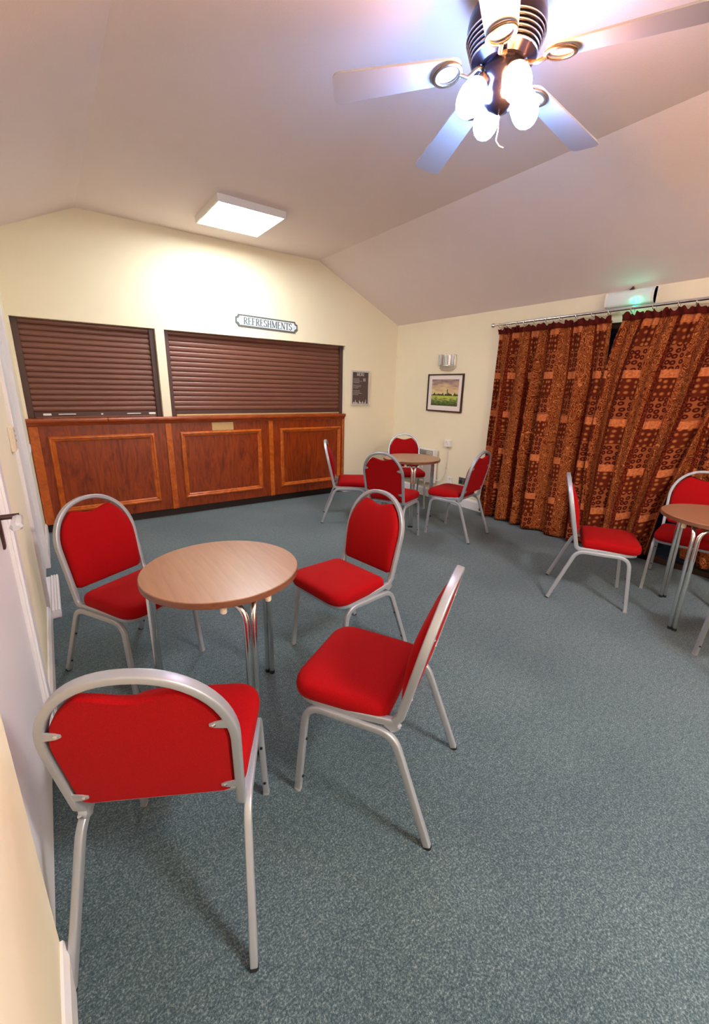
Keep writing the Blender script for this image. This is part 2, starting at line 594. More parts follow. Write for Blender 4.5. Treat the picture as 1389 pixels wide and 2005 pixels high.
# back wall with the serving opening
piers = [MB().prism([(XL - 0.1, OPT), (XR + 0.1, OPT), (XR + 0.1, ZR), (XR, ZR + 0.02), (XCR, ZF + 0.05), (XCL, ZF + 0.05), (XL, ZLT + 0.04), (XL - 0.1, ZLT)], 1, YB, YB + 0.22),
         MB().box(OPX1, XR + 0.1, YB, YB + 0.22, 0, OPT),
         MB().box(XL - 0.1, XL + 0.022, YB, YB + 0.22, 1.101, OPT),
         MB().box(PX0, PX1, YB, YB + 0.16, 1.101, OPT)]
for nm_, lb_, p_ in zip(('wall_back', 'wall_back', 'wall_back', 'trim_1'),
                        ('cream back wall above the shutters', 'cream back wall beside the counter', 'cream strip of back wall next to the door wall', 'cream post between the two shutters'), piers):
    struct(p_.build(nm_, MAT['wall'], angle=0), lb_, 'wall')
# wall behind the camera
wf = MB().box(XL - 0.2, XR + 0.2, YF - 0.15, YF, 0, ZF + 0.05).build('wall_front', MAT['wall'], angle=0)
struct(wf, 'cream end wall facing the serving counter', 'wall')
# right wall with the garden door opening
WY0, WY1, WZ1 = -0.25, 2.98, 2.035
wr = MB()
wr.box(XR, XR + 0.2, WY1, YB + 0.25, 0, ZR + 0.1)
wr.box(XR, XR + 0.2, YF - 0.15, WY0, 0, ZR + 0.1)
wr.box(XR, XR + 0.2, WY0, WY1, WZ1, ZR + 0.1)
wro = wr.build('wall_right', MAT['wall'], angle=0)
struct(wro, 'cream side wall with curtained glass doors', 'wall')
# left wall: near part stands slightly proud, two doorways
D1a, D1b = 0.965, 1.90      # near door
D2a, D2b = 3.02, 3.93       # far door
wl = MB()
wl.box(XL - 0.15, -0.165, YF - 0.15, D1a, 0, ZLT + 0.06)
wl.box(XL - 0.15, XL, D1b, D2a, 0, ZLT + 0.06)
wl.box(XL - 0.15, XL, D2b, YB + 0.25, 0, ZLT + 0.06)
wl.box(XL - 0.15, XL, D1a, D1b, 2.06, ZLT + 0.06)
wl.box(XL - 0.15, XL, D2a, D2b, 2.06, ZLT + 0.06)
wlo = wl.build('wall_left', MAT['wall'], angle=0)
struct(wlo, 'cream side wall with two white doors', 'wall')


def baseboard(name, x, y0, y1, side, h=0.11):
    t = 0.016
    # profile in (x,z): bevelled top
    if side < 0:
        poly = [(x, 0), (x + t, 0), (x + t, h - 0.02), (x + t * 0.4, h), (x, h)]
    else:
        poly = [(x, 0), (x, h), (x - t * 0.4, h), (x - t, h - 0.02), (x - t, 0)]
    o = MB().prism(poly, 1, y0, y1).build(name, MAT['white'], angle=0)
    o['kind'] = 'structure'
    o['label'] = 'white painted baseboard'
    o['category'] = 'baseboard'
    return o


baseboard('baseboard_left', XL, D1b + 0.075, D2a - 0.07, -1)
baseboard('baseboard_left', XL, D2b + 0.07, YB - 0.02, -1)
baseboard('baseboard_left', -0.165, YF, D1a - 0.002, -1, 0.12)
baseboard('baseboard_right', XR, WY1 + 0.04, YB, 1, 0.12)
baseboard('baseboard_right', XR, YF, WY0 - 0.04, 1, 0.12)
bb = MB().box(OPX1 + 0.0, XR, YB - 0.016, YB, 0, 0.12).build('baseboard_back', MAT['white'], angle=0, bevel=0.004)
bb['kind'] = 'structure'; bb['label'] = 'white painted baseboard'; bb['category'] = 'baseboard'


# --- door 1 (near): white flush door, bronze plate and glass lever
d1 = MB().box(-0.215, -0.186, D1a + 0.004, D1b - 0.035, 0.006, 2.03).build('door_1', MAT['white'], angle=0, bevel=0.003)
struct(d1, 'white door with brown handle plate and clear lever', 'door')
fr = MB()
fr.box(-0.22, -0.174, D1b - 0.033, D1b + 0.004, 0, 2.06)
fr.box(-0.22, -0.174, D1a, D1b, 2.032, 2.06)
fr.box(XL - 0.002, -0.166, D1b - 0.012, D1b + 0.07, 0, 2.13)
fr.box(XL - 0.002, -0.166, D1a, D1b, 2.05, 2.13)
fo = fr.build('door_frame', MAT['white'], d1, angle=0, bevel=0.003)
hp = MB().box(-0.187, -0.179, 1.715, 1.752, 0.895, 1.06).build('handle_plate', MAT['bronze'], d1, angle=0, bevel=0.003)
hl = MB()
hl.tube([(-0.181, 1.735, 1.0), (-0.128, 1.735, 1.0)], 0.009, 12)
hl.build('handle_shaft', MAT['bronze'], d1)
gl = MB()
gl.rings([[(-0.134 + 0.016 * math.cos(a) * s + 0.0, 1.735 + dy, 0.994 + 0.012 * math.sin(a) * s + dz) for a in [2 * PI * i / 8 for i in range(8)]]
          for dy, dz, s in ((0.012, 0.0, 0.6), (0.005, 0.0, 0.9), (-0.01, 0, 1.0), (-0.05, -0.003, 1.05), (-0.095, -0.006, 1.15), (-0.108, -0.007, 0.7))])
gl.build('handle_lever', MAT['clear_plastic'], d1, angle=15)

# --- door 2 (far): white door with low grooved threshold box
d2 = MB().box(-0.225, -0.193, D2a + 0.01, D2b - 0.01, 0.006, 2.03).build('door_2', MAT['white'], angle=0, bevel=0.003)
struct(d2, 'white door next to the serving counter', 'door')
fr = MB()
for a, b in ((D2a - 0.065, D2a + 0.012), (D2b - 0.012, D2b + 0.065)):
    fr.box(-0.225, -0.162, a, b, 0, 2.12)
fr.box(-0.225, -0.162, D2a - 0.065, D2b + 0.065, 2.03, 2.12)
fr.build('door_frame', MAT['white'], d2, angle=0, bevel=0.004)
th = thing('threshold_block', 'low white grooved wooden block on carpet at foot of the far door', 'block', (-0.15, 3.3, 0))
mb = MB().box(-0.012, 0.034, -0.31, 0.31, 0, 0.052).box(-0.042, -0.012, -0.265, 0.31, 0, 0.05)
mb.build('block', MAT['white'], th, angle=0, bevel=0.003)
for k in range(3):
    MB().box(-0.010 + k * 0.0155, 0.000 + k * 0.0155, -0.31, 0.31, 0.050, 0.058).build('ridge', MAT['white'], th, angle=0, bevel=0.002)

# --- glazed garden doors behind the curtains
w1 = MB()
x0, x1 = XR + 0.03, XR + 0.09
for a, b in ((WY0, WY0 + 0.06), (WY1 - 0.06, WY1), (1.33, 1.43)):
    w1.box(x0, x1, a, b, 0, WZ1)
w1.box(x0, x1, WY0, WY1, WZ1 - 0.05, WZ1)
w1.box(x0, x1, WY0, WY1, 0, 0.05)
wo = w1.build('window_1', MAT['frame_brown'], angle=0, bevel=0.004)
struct(wo, 'dark framed glass doors behind the curtains, night outside', 'window')
MB().box(x0 + 0.02, x0 + 0.032, WY0 + 0.05, 1.34, 0.04, WZ1 - 0.04).build('pane', MAT['pane'], wo, angle=0)
MB().box(x0 + 0.02, x0 + 0.032, 1.42, WY1 - 0.05, 0.04, WZ1 - 0.04).build('pane', MAT['pane'], wo, angle=0)

# ================================================================== SHUTTERS
SY = YB + 0.085


def shutter(name, x0, x1, label, left):
    t = thing(name, label, 'shutter', ((x0 + x1) / 2, SY, 1.101), 0, 'roller shutters over the counter')
    cx, w = 0, (x1 - x0) / 2
    z0 = -0.004 if not left else 0.0
    pitch = 0.0508
    bar = 0.055
    n = int((OPT - 1.101 - bar) / pitch) + 1
    # convex slat profile in (y,z)
    prof = [(-0.001, 0.0), (-0.0035, 0.002), (-0.0075, 0.010), (-0.0092, 0.026), (-0.0075, 0.042), (-0.0035, 0.0485), (-0.001, 0.050), (0.004, 0.050), (0.004, 0.0)]
    me = None
    for k in range(n):
        zz = bar + k * pitch
        if me is None:
            o = MB().prism(prof, 0, -w + 0.028, w - 0.028).build('slat', MAT['brown_metal'], t, angle=50)
            me = o.data
        else:
            o = bpy.data.objects.new('slat', me)
            COL.objects.link(o)
            o.parent = t
        o.location = (0, 0, zz)
    for s in (-1, 1):
        MB().box(s * w, s * (w - 0.05), -0.03, 0.03, 0, OPT - 1.101).build('guide_rail', MAT['brown_dark'], t, angle=0, bevel=0.004)
    bo = MB().box(-w + 0.05, w - 0.05, -0.018, 0.012, 0.0, bar).build('bottom_bar', MAT['brown_dark'], t, angle=0, bevel=0.003)
    if left:
        for a, b, dz in ((-0.46, -0.395, 0.03), (0.445, 0.51, 0.03)):
            MB().box(a, b, -0.028, -0.014, dz - 0.009, dz + 0.011).build('lock', MAT['plastic'], bo, angle=0, bevel=0.005)
        for a, b in ((-0.34, -0.2), (0.24, 0.37)):
            MB().box(a, b, -0.026, -0.014, 0.028, 0.037).build('pull_handle', MAT['plastic'], bo, angle=0, bevel=0.003)
        MB().lathe([(0.012, 0), (0.012, 0.006), (0.004, 0.009)], 12).xform(Matrix.Translation((0.02, -0.017, 0.028)) @ Matrix.Rotation(PI / 2, 4, 'X')).build('keyhole', MAT['chrome'], bo)
        MB().box(-w + 0.06, w - 0.07, -0.035, -0.016, 0.0, 0.012).build('drip_rail', MAT['brown_metal'], bo, angle=0, bevel=0.003)
    else:
        MB().box(-w + 0.06, w - 0.06, -0.04, -0.016, 0.0, 0.016).build('drip_rail', MAT['brass'], bo, angle=0, bevel=0.003)
    return t


shutter('roller_shutter', XL + 0.022, PX0, 'dark brown roller shutter with white locks, narrower one beside the door wall', True)
shutter('roller_shutter', PX1, OPX1, 'wide brown roller shutter under the refreshments sign', False)

# ================================================================== COUNTER
CX0, CX1 = -0.175, 3.283
ct = thing('bar_counter', 'mahogany panelled serving counter with three framed panels and black plinth', 'counter', (CX0, YB, 0))
L = CX1 - CX0
FY = 0.0   # front face plane (local y)
MB().box(0, L, FY, 0.30, 0.09, 1.056).build('carcass', MAT['mahogany'], ct, angle=0)
MB().box(0.01, L - 0.005, 0.05, 0.30, 0, 0.095).build('kickboard', MAT['kick'], ct, angle=0)
for a, b in ((0.0, 0.075), (0.994 - CX0, 1.055 - CX0), (2.179 - CX0, 2.234 - CX0), (L - 0.03, L)):
    MB().box(a, b, -0.014, 0.002, 0.088, 1.029).build('pilaster', MAT['mahogany_trim'], ct, angle=0, bevel=0.003)


def panel_frame(x0, x1, z0, z1):
    """picture-frame moulding, mitred, stepped profile"""
    prof = [(0.0, 0.0), (0.0, -0.012), (0.008, -0.022), (0.02, -0.024), (0.028, -0.014), (0.036, -0.014), (0.046, -0.008), (0.052, 0.0)]
    mb = MB()
    loops = []
    for d, y in prof:
        loops.append([(x0 + d, y, z0 + d), (x1 - d, y, z0 + d), (x1 - d, y, z1 - d), (x0 + d, y, z1 - d)])
    mb.rings(loops, False, False)
    return mb


for a, b in ((-0.037, 0.88), (1.140, 2.08), (2.331, 3.235)):
    pf = panel_frame(a - CX0, b - CX0, 0.192, 0.932).build('panel_moulding', MAT['mahogany_trim'], ct, angle=25)
    for c_, d_ in (((a, 0.468), (0.472, b)) if a < 0 else ((a, b),)):
        xa = c_ - CX0 + 0.051
        xb = (0.468 - CX0) if (a < 0 and c_ == a) else b - CX0 - 0.051
        if a < 0 and c_ != a:
            xa = 0.472 - CX0
        MB().box(xa, xb, -0.005, 0.002, 0.243, 0.881).build('panel', MAT['mahogany'], ct, angle=0)
MB().box(1.49 - CX0, 1.738 - CX0, -0.007, 0.001, 0.936, 1.026).build('plaque', MAT['brass'], ct, angle=0, bevel=0.002)


def top_piece(name, x0, x1, label):
    prof = [(-0.030, 1.101), (0.30, 1.101), (0.30, 1.0565), (-0.001, 1.0565), (-0.001, 1.03), (-0.008, 1.03), (-0.016, 1.05), (-0.024, 1.062), (-0.038, 1.066), (-0.042, 1.085), (-0.038, 1.099)]
    o = MB().prism(prof, 0, x0, x1).build(name, MAT['counter_top'], None, angle=30)
    o.location = (0, YB, 0)
    return tag(o, label, 'worktop')


top_piece('counter_flap', CX0 - 0.004, 0.468, 'hinged wooden counter flap below the shutter with white locks')
top_piece('serving_worktop', 0.473, CX1 + 0.012, 'long polished wooden counter top over the three panels')

# ================================================================== STROKE LETTERING (serif capitals)
def seg_poly(x0, y0, x1, y1, w0, w1=None):
    w1 = w0 if w1 is None else w1
    d = Vector((x1 - x0, y1 - y0))
    d.normalize()
    n = Vector((-d.y, d.x))
    return [(x0 + n.x * w0 / 2, y0 + n.y * w0 / 2), (x0 - n.x * w0 / 2, y0 - n.y * w0 / 2), (x1 - n.x * w1 / 2, y1 - n.y * w1 / 2), (x1 + n.x * w1 / 2, y1 + n.y * w1 / 2)]


def arc_polys(cx, cy, rx, ry, a0, a1, wthin, wthick, n=10):
    out = []
    for k in range(n):
        b0, b1 = math.radians(a0 + (a1 - a0) * k / n), math.radians(a0 + (a1 - a0) * (k + 1) / n)
        t0, t1 = abs(math.cos(b0)), abs(math.cos(b1))
        out.append(seg_poly(cx + rx * math.cos(b0), cy + ry * math.sin(b0), cx + rx * math.cos(b1), cy + ry * math.sin(b1),
                            wthin + (wthick - wthin) * t0, wthin + (wthick - wthin) * t1))
    return out


TK, TN = 0.125, 0.07


def stem(x, w=TK, s=0.2, top=True, bot=True):
    o = [seg_poly(x, 0, x, 1, w)]
    if top: o.append(seg_poly(x - s / 2, 1 - TN / 2, x + s / 2, 1 - TN / 2, TN))
    if bot: o.append(seg_poly(x - s / 2, TN / 2, x + s / 2, TN / 2, TN))
    return o


def glyph(ch):
    if ch == 'R':
        return 0.56, stem(0.13) + [seg_poly(0.13, 1 - TN / 2, 0.27, 1 - TN / 2, TN), seg_poly(0.13, 0.5, 0.27, 0.5, TN)] + arc_polys(0.26, 0.74, 0.17, 0.235, 90, -90, TN, TK) + [seg_poly(0.27, 0.5, 0.5, 0.0, TK), seg_poly(0.42, TN / 2, 0.56, TN / 2, TN)]
    if ch in 'EF':
        o = stem(0.13) + [seg_poly(0.13, 1 - TN / 2, 0.43, 1 - TN / 2, TN), seg_poly(0.42, 1, 0.42, 0.84, TN), seg_poly(0.13, 0.52, 0.34, 0.52, TN), seg_poly(0.34, 0.6, 0.34, 0.44, TN)]
        if ch == 'E':
            o += [seg_poly(0.13, TN / 2, 0.46, TN / 2, TN), seg_poly(0.45, 0, 0.45, 0.17, TN)]
        return 0.52, o
    if ch == 'S':
        return 0.48, arc_polys(0.24, 0.755, 0.16, 0.225, 35, 270, TN, TK) + arc_polys(0.24, 0.265, 0.17, 0.24, 90, -150, TN, TK) + [seg_poly(0.39, 0.97, 0.39, 0.78, TN), seg_poly(0.07, 0.04, 0.07, 0.24, TN)]
    if ch == 'H':
        return 0.62, stem(0.13) + stem(0.49) + [seg_poly(0.13, 0.52, 0.49, 0.52, TN)]
    if ch == 'M':
        return 0.78, stem(0.12, TN) + stem(0.66, TK) + [seg_poly(0.12, 1, 0.38, 0.05, TK), seg_poly(0.38, 0.05, 0.66, 1, TN)]
    if ch == 'N':
        return 0.64, stem(0.12, TN) + stem(0.52, TN, bot=False) + [seg_poly(0.12, 1, 0.52, 0.0, TK)]
    if ch == 'T':
        return 0.5, stem(0.25, TK, 0.2, top=False) + [seg_poly(0.03, 1 - TN / 2, 0.47, 1 - TN / 2, TN), seg_poly(0.045, 1, 0.045, 0.82, TN), seg_poly(0.455, 1, 0.455, 0.82, TN)]
    if ch == 'U':
        return 0.6, [seg_poly(0.12, 0.28, 0.12, 1, TK), seg_poly(0.48, 0.28, 0.48, 1, TN)] + arc_polys(0.3, 0.28, 0.18, 0.26, 180, 360, TN, TK)
    return 0.3, []


def lettering(text, width, height, depth):
    """solid letters in the x-z plane, facing -y, centred"""
    polys, x = [], 0
    for ch in text:
        w, g = glyph(ch)
        polys += [[(px + x, pz) for px, pz in p] for p in g]
        x += w
    mb = MB()
    for i, p in enumerate(polys):
        q = [((px / x - 0.5) * width, (pz - 0.5) * height) for px, pz in p]
        mb.prism(q, 1, -depth - (i % 7) * 0.00004, 0)
    return mb


# sign
SGW, SGH = 0.765, 0.126


def sign_outline(w, h, r, seg=7):
    out = []
    for cx, cz, a0, a1 in ((w / 2, h / 2, 270, 180), (-w / 2, h / 2, 360, 270), (-w / 2, -h / 2, 90, 0), (w / 2, -h / 2, 180, 90)):
        for k in range(seg + 1):
            a = math.radians(a0 + (a1 - a0) * k / seg)
            out.append((cx + r * math.cos(a), cz + r * math.sin(a)))
    return out


sg = thing('wall_sign', 'white refreshments sign with grey notched border on cream wall above shutter', 'sign', (2.211, YB, 2.121))
sg.rotation_euler = (0, math.radians(1.3), 0)
MB().prism(sign_outline(SGW, SGH, 0.030), 1, -0.008, 0.0).build('border', MAT['sign_grey'], sg, angle=0)
MB().prism(sign_outline(SGW - 0.034, SGH - 0.034, 0.030), 1, -0.0105, -0.004).build('face', MAT['sign_white'], sg, angle=0)
lo = lettering('REFRESHMENTS', 0.60, 0.076, 0.0015).build('lettering', MAT['sign_letter'], sg, angle=0)
lo.location = (0.008, -0.0105, 0.0)
for s in (-1, 1):
    MB().lathe([(0.005, 0), (0.005, 0.002), (0.002, 0.004)], 10).xform(Matrix.Translation((s * 0.335, -0.0105, -0.004)) @ Matrix.Rotation(PI / 2, 4, 'X')).build('screw', MAT['chrome'], sg)

# menu board
mn = thing('menu_board', 'narrow silver framed brown chalk menu board on wall beside the shutter', 'menu board', (3.548, YB, 1.435))
mw, mh = 0.31, 0.456
f = MB()
for a, b, c, d in ((-mw / 2, mw / 2, mh / 2 - 0.022, mh / 2), (-mw / 2, mw / 2, -mh / 2, -mh / 2 + 0.022), (-mw / 2, -mw / 2 + 0.022, -mh / 2 + 0.022, mh / 2 - 0.022), (mw / 2 - 0.022, mw / 2, -mh / 2 + 0.022, mh / 2 - 0.022)):
    f.box(a, b, -0.018, 0, c, d)
f.build('frame', MAT['silver_frame'], mn, angle=0, bevel=0.003)
MB().box(-mw / 2 + 0.02, mw / 2 - 0.02, -0.01, -0.001, -mh / 2 + 0.02, mh / 2 - 0.02).build('chalkboard', MAT['cork'], mn, angle=0)
h_ = lettering('MENU', 0.125, 0.042, 0.001).build('heading', MAT['chalk'], mn, angle=0)
h_.location = (0.0, -0.010, mh / 2 - 0.046)
rl = MB()
rnd = random.Random(3)
for k in range(13):
    z = 0.125 - k * 0.0175
    if k in (4, 8): continue
    x = -0.12
    x_end = -0.12 + rnd.uniform(0.07, 0.15)
    while x < x_end:
        w = rnd.uniform(0.006, 0.02)
        rl.box(x, x + w, -0.0108, -0.0095, z - 0.002, z + rnd.uniform(0.001, 0.003))
        x += w + 0.004
for k in range(3):
    z = 0.125 - k * 0.014
    rl.box(0.045, 0.088, -0.0108, -0.0095, z - 0.003, z + 0.003)
rl.build('menu_lines', MAT['chalk'], mn, angle=0)['kind'] = 'stuff'
dr = MB()
for cx, w, hh in ((-0.105, 0.030, 0.022), (-0.078, 0.014, 0.05), (-0.055, 0.028, 0.018), (-0.01, 0.016, 0.046), (0.005, 0.036, 0.02), (0.045, 0.024, 0.03), (0.098, 0.012, 0.055), (0.085, 0.024, 0.018)):
    dr.prism([(cx - w / 2, -0.203), (cx + w / 2, -0.203), (cx + w / 2 * 0.9, -0.203 + hh * 0.6), (cx + w * 0.2, -0.203 + hh * 0.75), (cx + w * 0.16, -0.203 + hh), (cx - w * 0.16, -0.203 + hh), (cx - w * 0.2, -0.203 + hh * 0.75), (cx - w / 2 * 0.9, -0.203 + hh * 0.6)], 1, -0.0109, -0.0095)
dr.build('bottle_drawing', MAT['chalk'], mn, angle=0)['kind'] = 'stuff'

# ================================================================== RIGHT WALL THINGS
def on_right(name, label, cat, y, z):
    """empty on the right wall: local x runs towards -y, local y points into the wall"""
    o = thing(name, label, cat, (XR, y, z), -PI / 2)
    return o


# framed landscape
pc = on_right('framed_picture', 'dark brown framed landscape with green field and dusky sky', 'picture', 3.905, 1.40)
pw, ph = 0.60, 0.465
f = MB()
t_ = 0.016
for a, b, c, d in ((-pw / 2, pw / 2, ph / 2 - t_, ph / 2), (-pw / 2, pw / 2, -ph / 2, -ph / 2 + t_), (-pw / 2, -pw / 2 + t_, -ph / 2 + t_, ph / 2 - t_), (pw / 2 - t_, pw / 2, -ph / 2 + t_, ph / 2 - t_)):
    f.box(a, b, -0.026, 0, c, d)
f.build('frame', MAT['frame_brown'], pc, angle=0, bevel=0.003)
MB().box(-pw / 2 + t_, pw / 2 - t_, -0.012, -0.002, -ph / 2 + t_, ph / 2 - t_).build('mount', MAT['mount'], pc, angle=0)
iw, ih = 0.455, 0.325
po = MB().box(-iw / 2, iw / 2, -0.0135, -0.011, -ih / 2 + 0.004, ih / 2 + 0.004).build('painting', MAT['painting'], pc, angle=0)
uvl = po.data.uv_layers.new(name='UVMap')
for lp in po.data.loops:
    v = po.data.vertices[lp.vertex_index].co
    uvl.data[lp.index].uv = ((v.x + iw / 2) / iw, (v.z + ih / 2 - 0.004) / ih)

# glass wall light above the picture
sc = on_right('wall_light', 'unlit clear glass wall light with chrome trim above the landscape picture', 'wall light', 3.895, 1.785)
MB().box(-0.10, 0.10, -0.012, 0, -0.05, 0.06).build('backplate', MAT['plastic'], sc, angle=0, bevel=0.004)
for k in range(9):
    a = PI * (k + 0.5) / 9
    x, y = -0.135 * math.cos(a), -0.09 * math.sin(a) - 0.004
    ob = MB().box(-0.014, 0.014, -0.005, 0.005, -0.062, 0.062).build('glass_bar', MAT['chrome'] if k in (0, 4, 6, 8) else MAT['clear_plastic'], sc, angle=0, bevel=0.003)
    ob.location = (x, y, 0.006 + (0.01 if k % 2 else 0))
    ob.rotation_euler = (0, 0, -a + PI / 2 if False else math.atan2(-math.cos(a) * 0.09, 0) * 0 + (a - PI / 2))
pts = [(-0.14 * math.cos(PI * k / 24), -0.095 * math.sin(PI * k / 24) - 0.003, 0.0) for k in range(25)]
rim = MB()
rim.sweep([(x, y, 0.068) for x, y, z in pts], rrect(0.006, 0.006, 0.002, 2), (0, 0, 1))
rim.sweep([(x, y, -0.058) for x, y, z in pts], rrect(0.006, 0.006, 0.002, 2), (0, 0, 1))
rim.build('rim', MAT['chrome'], sc)
bowl = MB()
rr = []
for j in range(5):
    s = math.cos(j / 4 * 1.15)
    zz = -0.06 - 0.045 * math.sin(j / 4 * PI / 2)
    loop = [(x * s, (y + 0.003) * s - 0.003, zz) for x, y, z in pts] + [(x * s * 0.96, (y + 0.003) * s * 0.94 - 0.002, zz + 0.003) for x, y, z in pts[::-1]]
    rr.append(loop)
bowl.rings(rr)
bowl.build('bowl', MAT['glass'], sc, angle=30)

# panel heater
ht = on_right('panel_heater', 'white wall panel heater with grey top grille below the picture', 'heater', 4.33, 0.22)
hw, hh = 0.80, 0.455
MB().box(-hw / 2, hw / 2, -0.095, -0.02, 0, hh).build('casing', MAT['plastic'], ht, angle=0, bevel=0.008)
MB().box(-hw / 2 + 0.02, hw / 2 - 0.02, -0.099, -0.093, hh - 0.085, hh - 0.018).build('grille', MAT['grille'], ht, angle=0, bevel=0.001)
for k in range(5):
    MB().box(-hw / 2 + 0.025, hw / 2 - 0.025, -0.1025, -0.098, hh - 0.079 + k * 0.012, hh - 0.075 + k * 0.012).build('louvre', MAT['grille'], ht, angle=0)
MB().box(hw / 2 - 0.14, hw / 2 - 0.03, -0.1, -0.093, hh - 0.075, hh - 0.028).build('control_panel', MAT['plastic_cream'], ht, angle=0, bevel=0.002)
for s in (-1, 1):
    MB().box(s * hw * 0.3 - 0.02, s * hw * 0.3 + 0.02, -0.022, 0.0, 0.05, hh - 0.05).build('bracket', MAT['plastic'], ht, angle=0)

# fused spur, cable, low socket, dark double socket
sp_ = on_right('fused_spur', 'white fused switch box on wall beside the panel heater', 'switch', 3.765, 0.775)
MB().box(-0.044, 0.044, -0.04, 0, -0.044, 0.044).build('back_box', MAT['plastic'], sp_, angle=0, bevel=0.004)
MB().box(-0.043, 0.043, -0.048, -0.039, -0.043, 0.043).build('face_plate', MAT['plastic'], sp_, angle=0, bevel=0.004)
MB().box(-0.012, 0.006, -0.053, -0.047, 0.006, 0.026).build('rocker', MAT['plastic_cream'], sp_, angle=0, bevel=0.002)
MB().box(0.012, 0.03, -0.05, -0.047, -0.02, 0.004).build('fuse_holder', MAT['plastic_cream'], sp_, angle=0, bevel=0.001)
cb = MB().tube(fillet([(XR - 0.012, 3.775, 0.735), (XR - 0.012, 3.775, 0.55), (XR - 0.02, 3.80, 0.36), (XR - 0.03, 3.86, 0.26), (XR - 0.04, 3.935, 0.27)], 0.06), 0.005, 8).build('heater_cable', MAT['plastic'])
tag(cb, 'thin white cable hanging from the fused switch to the heater', 'cable')
tr = MB().box(XR - 0.014, XR, 3.765, 3.785, 0.44, 0.735).build('cable_trunking', MAT['plastic_cream'], angle=0, bevel=0.003)
tag(tr, 'narrow cream vertical cable trunking below the fused switch', 'trunking')
ls = on_right('wall_socket', 'small white single wall socket low beside the heater cable', 'socket', 3.70, 0.30)
MB().box(-0.043, 0.043, -0.012, 0, -0.043, 0.043).build('plate', MAT['plastic'], ls, angle=0, bevel=0.003)
MB().box(-0.006, 0.006, -0.016, -0.011, 0.014, 0.03).build('rocker', MAT['plastic_cream'], ls, angle=0, bevel=0.001)
ds = on_right('wall_socket', 'dark grey double wall socket low behind the chair by curtain', 'socket', 3.47, 0.33)
MB().box(-0.074, 0.074, -0.012, 0, -0.044, 0.044).build('plate', MAT['sign_grey'], ds, angle=0, bevel=0.003)
for s in (-1, 1):
    MB().box(s * 0.035 - 0.02, s * 0.035 + 0.02, -0.0135, -0.011, -0.03, 0.008).build('outlet', MAT['black'], ds, angle=0)
    MB().box(s * 0.03 - 0.006, s * 0.03 + 0.006, -0.016, -0.011, 0.016, 0.03).build('rocker', MAT['black'], ds, angle=0)

# emergency light above the curtains
em = on_right('emergency_light', 'white translucent emergency light with green indicator above the curtain rod', 'light fitting', 1.866, 2.214)
ew = 0.38
prof = []
for k in range(13):
    a = -PI / 2 + PI * k / 12
    prof.append((-0.02 - 0.05 * math.cos(a) ** 0.6 if abs(math.cos(a)) > 1e-6 else -0.02, 0.062 * math.sin(a)))
prof += [(-0.012, 0.062), (-0.012, -0.062)]
MB().prism(prof, 0, -ew / 2, ew / 2).build('diffuser', MAT['diffuser'], em, angle=35)
MB().box(-ew / 2 - 0.006, ew / 2 + 0.006, -0.016, 0, -0.068, 0.068).build('base', MAT['plastic'], em, angle=0, bevel=0.003)
for s in (-1, 1):
    MB().prism([(y * 1.04, z * 1.04) for y, z in prof], 0, s * ew / 2, s * (ew / 2 - 0.02)).build('end_cap', MAT['plastic'], em, angle=35)
MB().tube([(-ew / 2 + 0.03, -0.04, 0.0), (ew / 2 - 0.03, -0.04, 0.0)], 0.008, 10).build('fluorescent_tube', MAT['plastic'], em)
g = MB().lathe([(0.0, -0.011), (0.009, -0.008), (0.012, 0), (0.009, 0.008), (0.0, 0.011)], 12).build('indicator', MAT['led_green'], em)
g.location = (0.062, -0.073, -0.036)
MB().prism([(-0.02, 0.064), (0.014, 0.064), (0.010, 0.076), (0.008, 0.092), (-0.004, 0.076)], 1, -0.035, -0.012).build('cable_gland', MAT['dark_red'], em, angle=0)

# ================================================================== CURTAINS
RODX, RODZ = 4.085, 2.118
rod = thing('curtain_rod', 'chrome curtain rod with ball end and rings above patterned curtains', 'curtain rod', (RODX, 3.17, RODZ))
MB().tube([(0, 0, 0), (0, -3.75, 0.012)], 0.0125, 14).build('pole', MAT['chrome'], rod)
MB().lathe([(0.0, -0.024), (0.013, -0.021), (0.022, -0.011), (0.024, 0.0), (0.022, 0.011), (0.013, 0.021), (0.0, 0.024)], 16).build('finial', MAT['chrome'], rod).location = (0, 0.018, 0)
for yy in (-0.06, -1.22, -2.6):
    MB().tube([(0, yy, 0), (XR - RODX, yy, 0)], 0.008, 10).build('bracket', MAT['chrome'], rod)
ring_me = None
ring_y = [3.10, 3.00, 2.89, 2.80, 2.69, 2.56, 2.42, 2.27, 2.12, 1.985, 1.80, 1.64, 1.47, 1.36, 1.22, 1.07, 0.94, 0.78, 0.62, 0.45, 0.28, 0.12, -0.05, -0.22]
for k, yy in enumerate(ring_y):
    if ring_me is None:
        o = MB().tube([(0.021 * math.cos(2 * PI * i / 20), 0, 0.021 * math.sin(2 * PI * i / 20)) for i in range(20)], 0.0028, 8, closed=True).build('ring', MAT['chrome'], rod)
        ring_me = o.data
    else:
        o = bpy.data.objects.new('ring', ring_me)
        COL.objects.link(o)
        o.parent = rod
    o.location = (0, yy - 3.17, -0.008)
    o.rotation_euler = (0, 0, random.uniform(-0.35, 0.35))


def interp(tab, v):
    if v <= tab[0][0]: return tab[0][1]
    for (a, b), (c, d) in zip(tab, tab[1:]):
        if v <= c:
            return b + (d - b) * (v - a) / (c - a)
    return tab[-1][1]


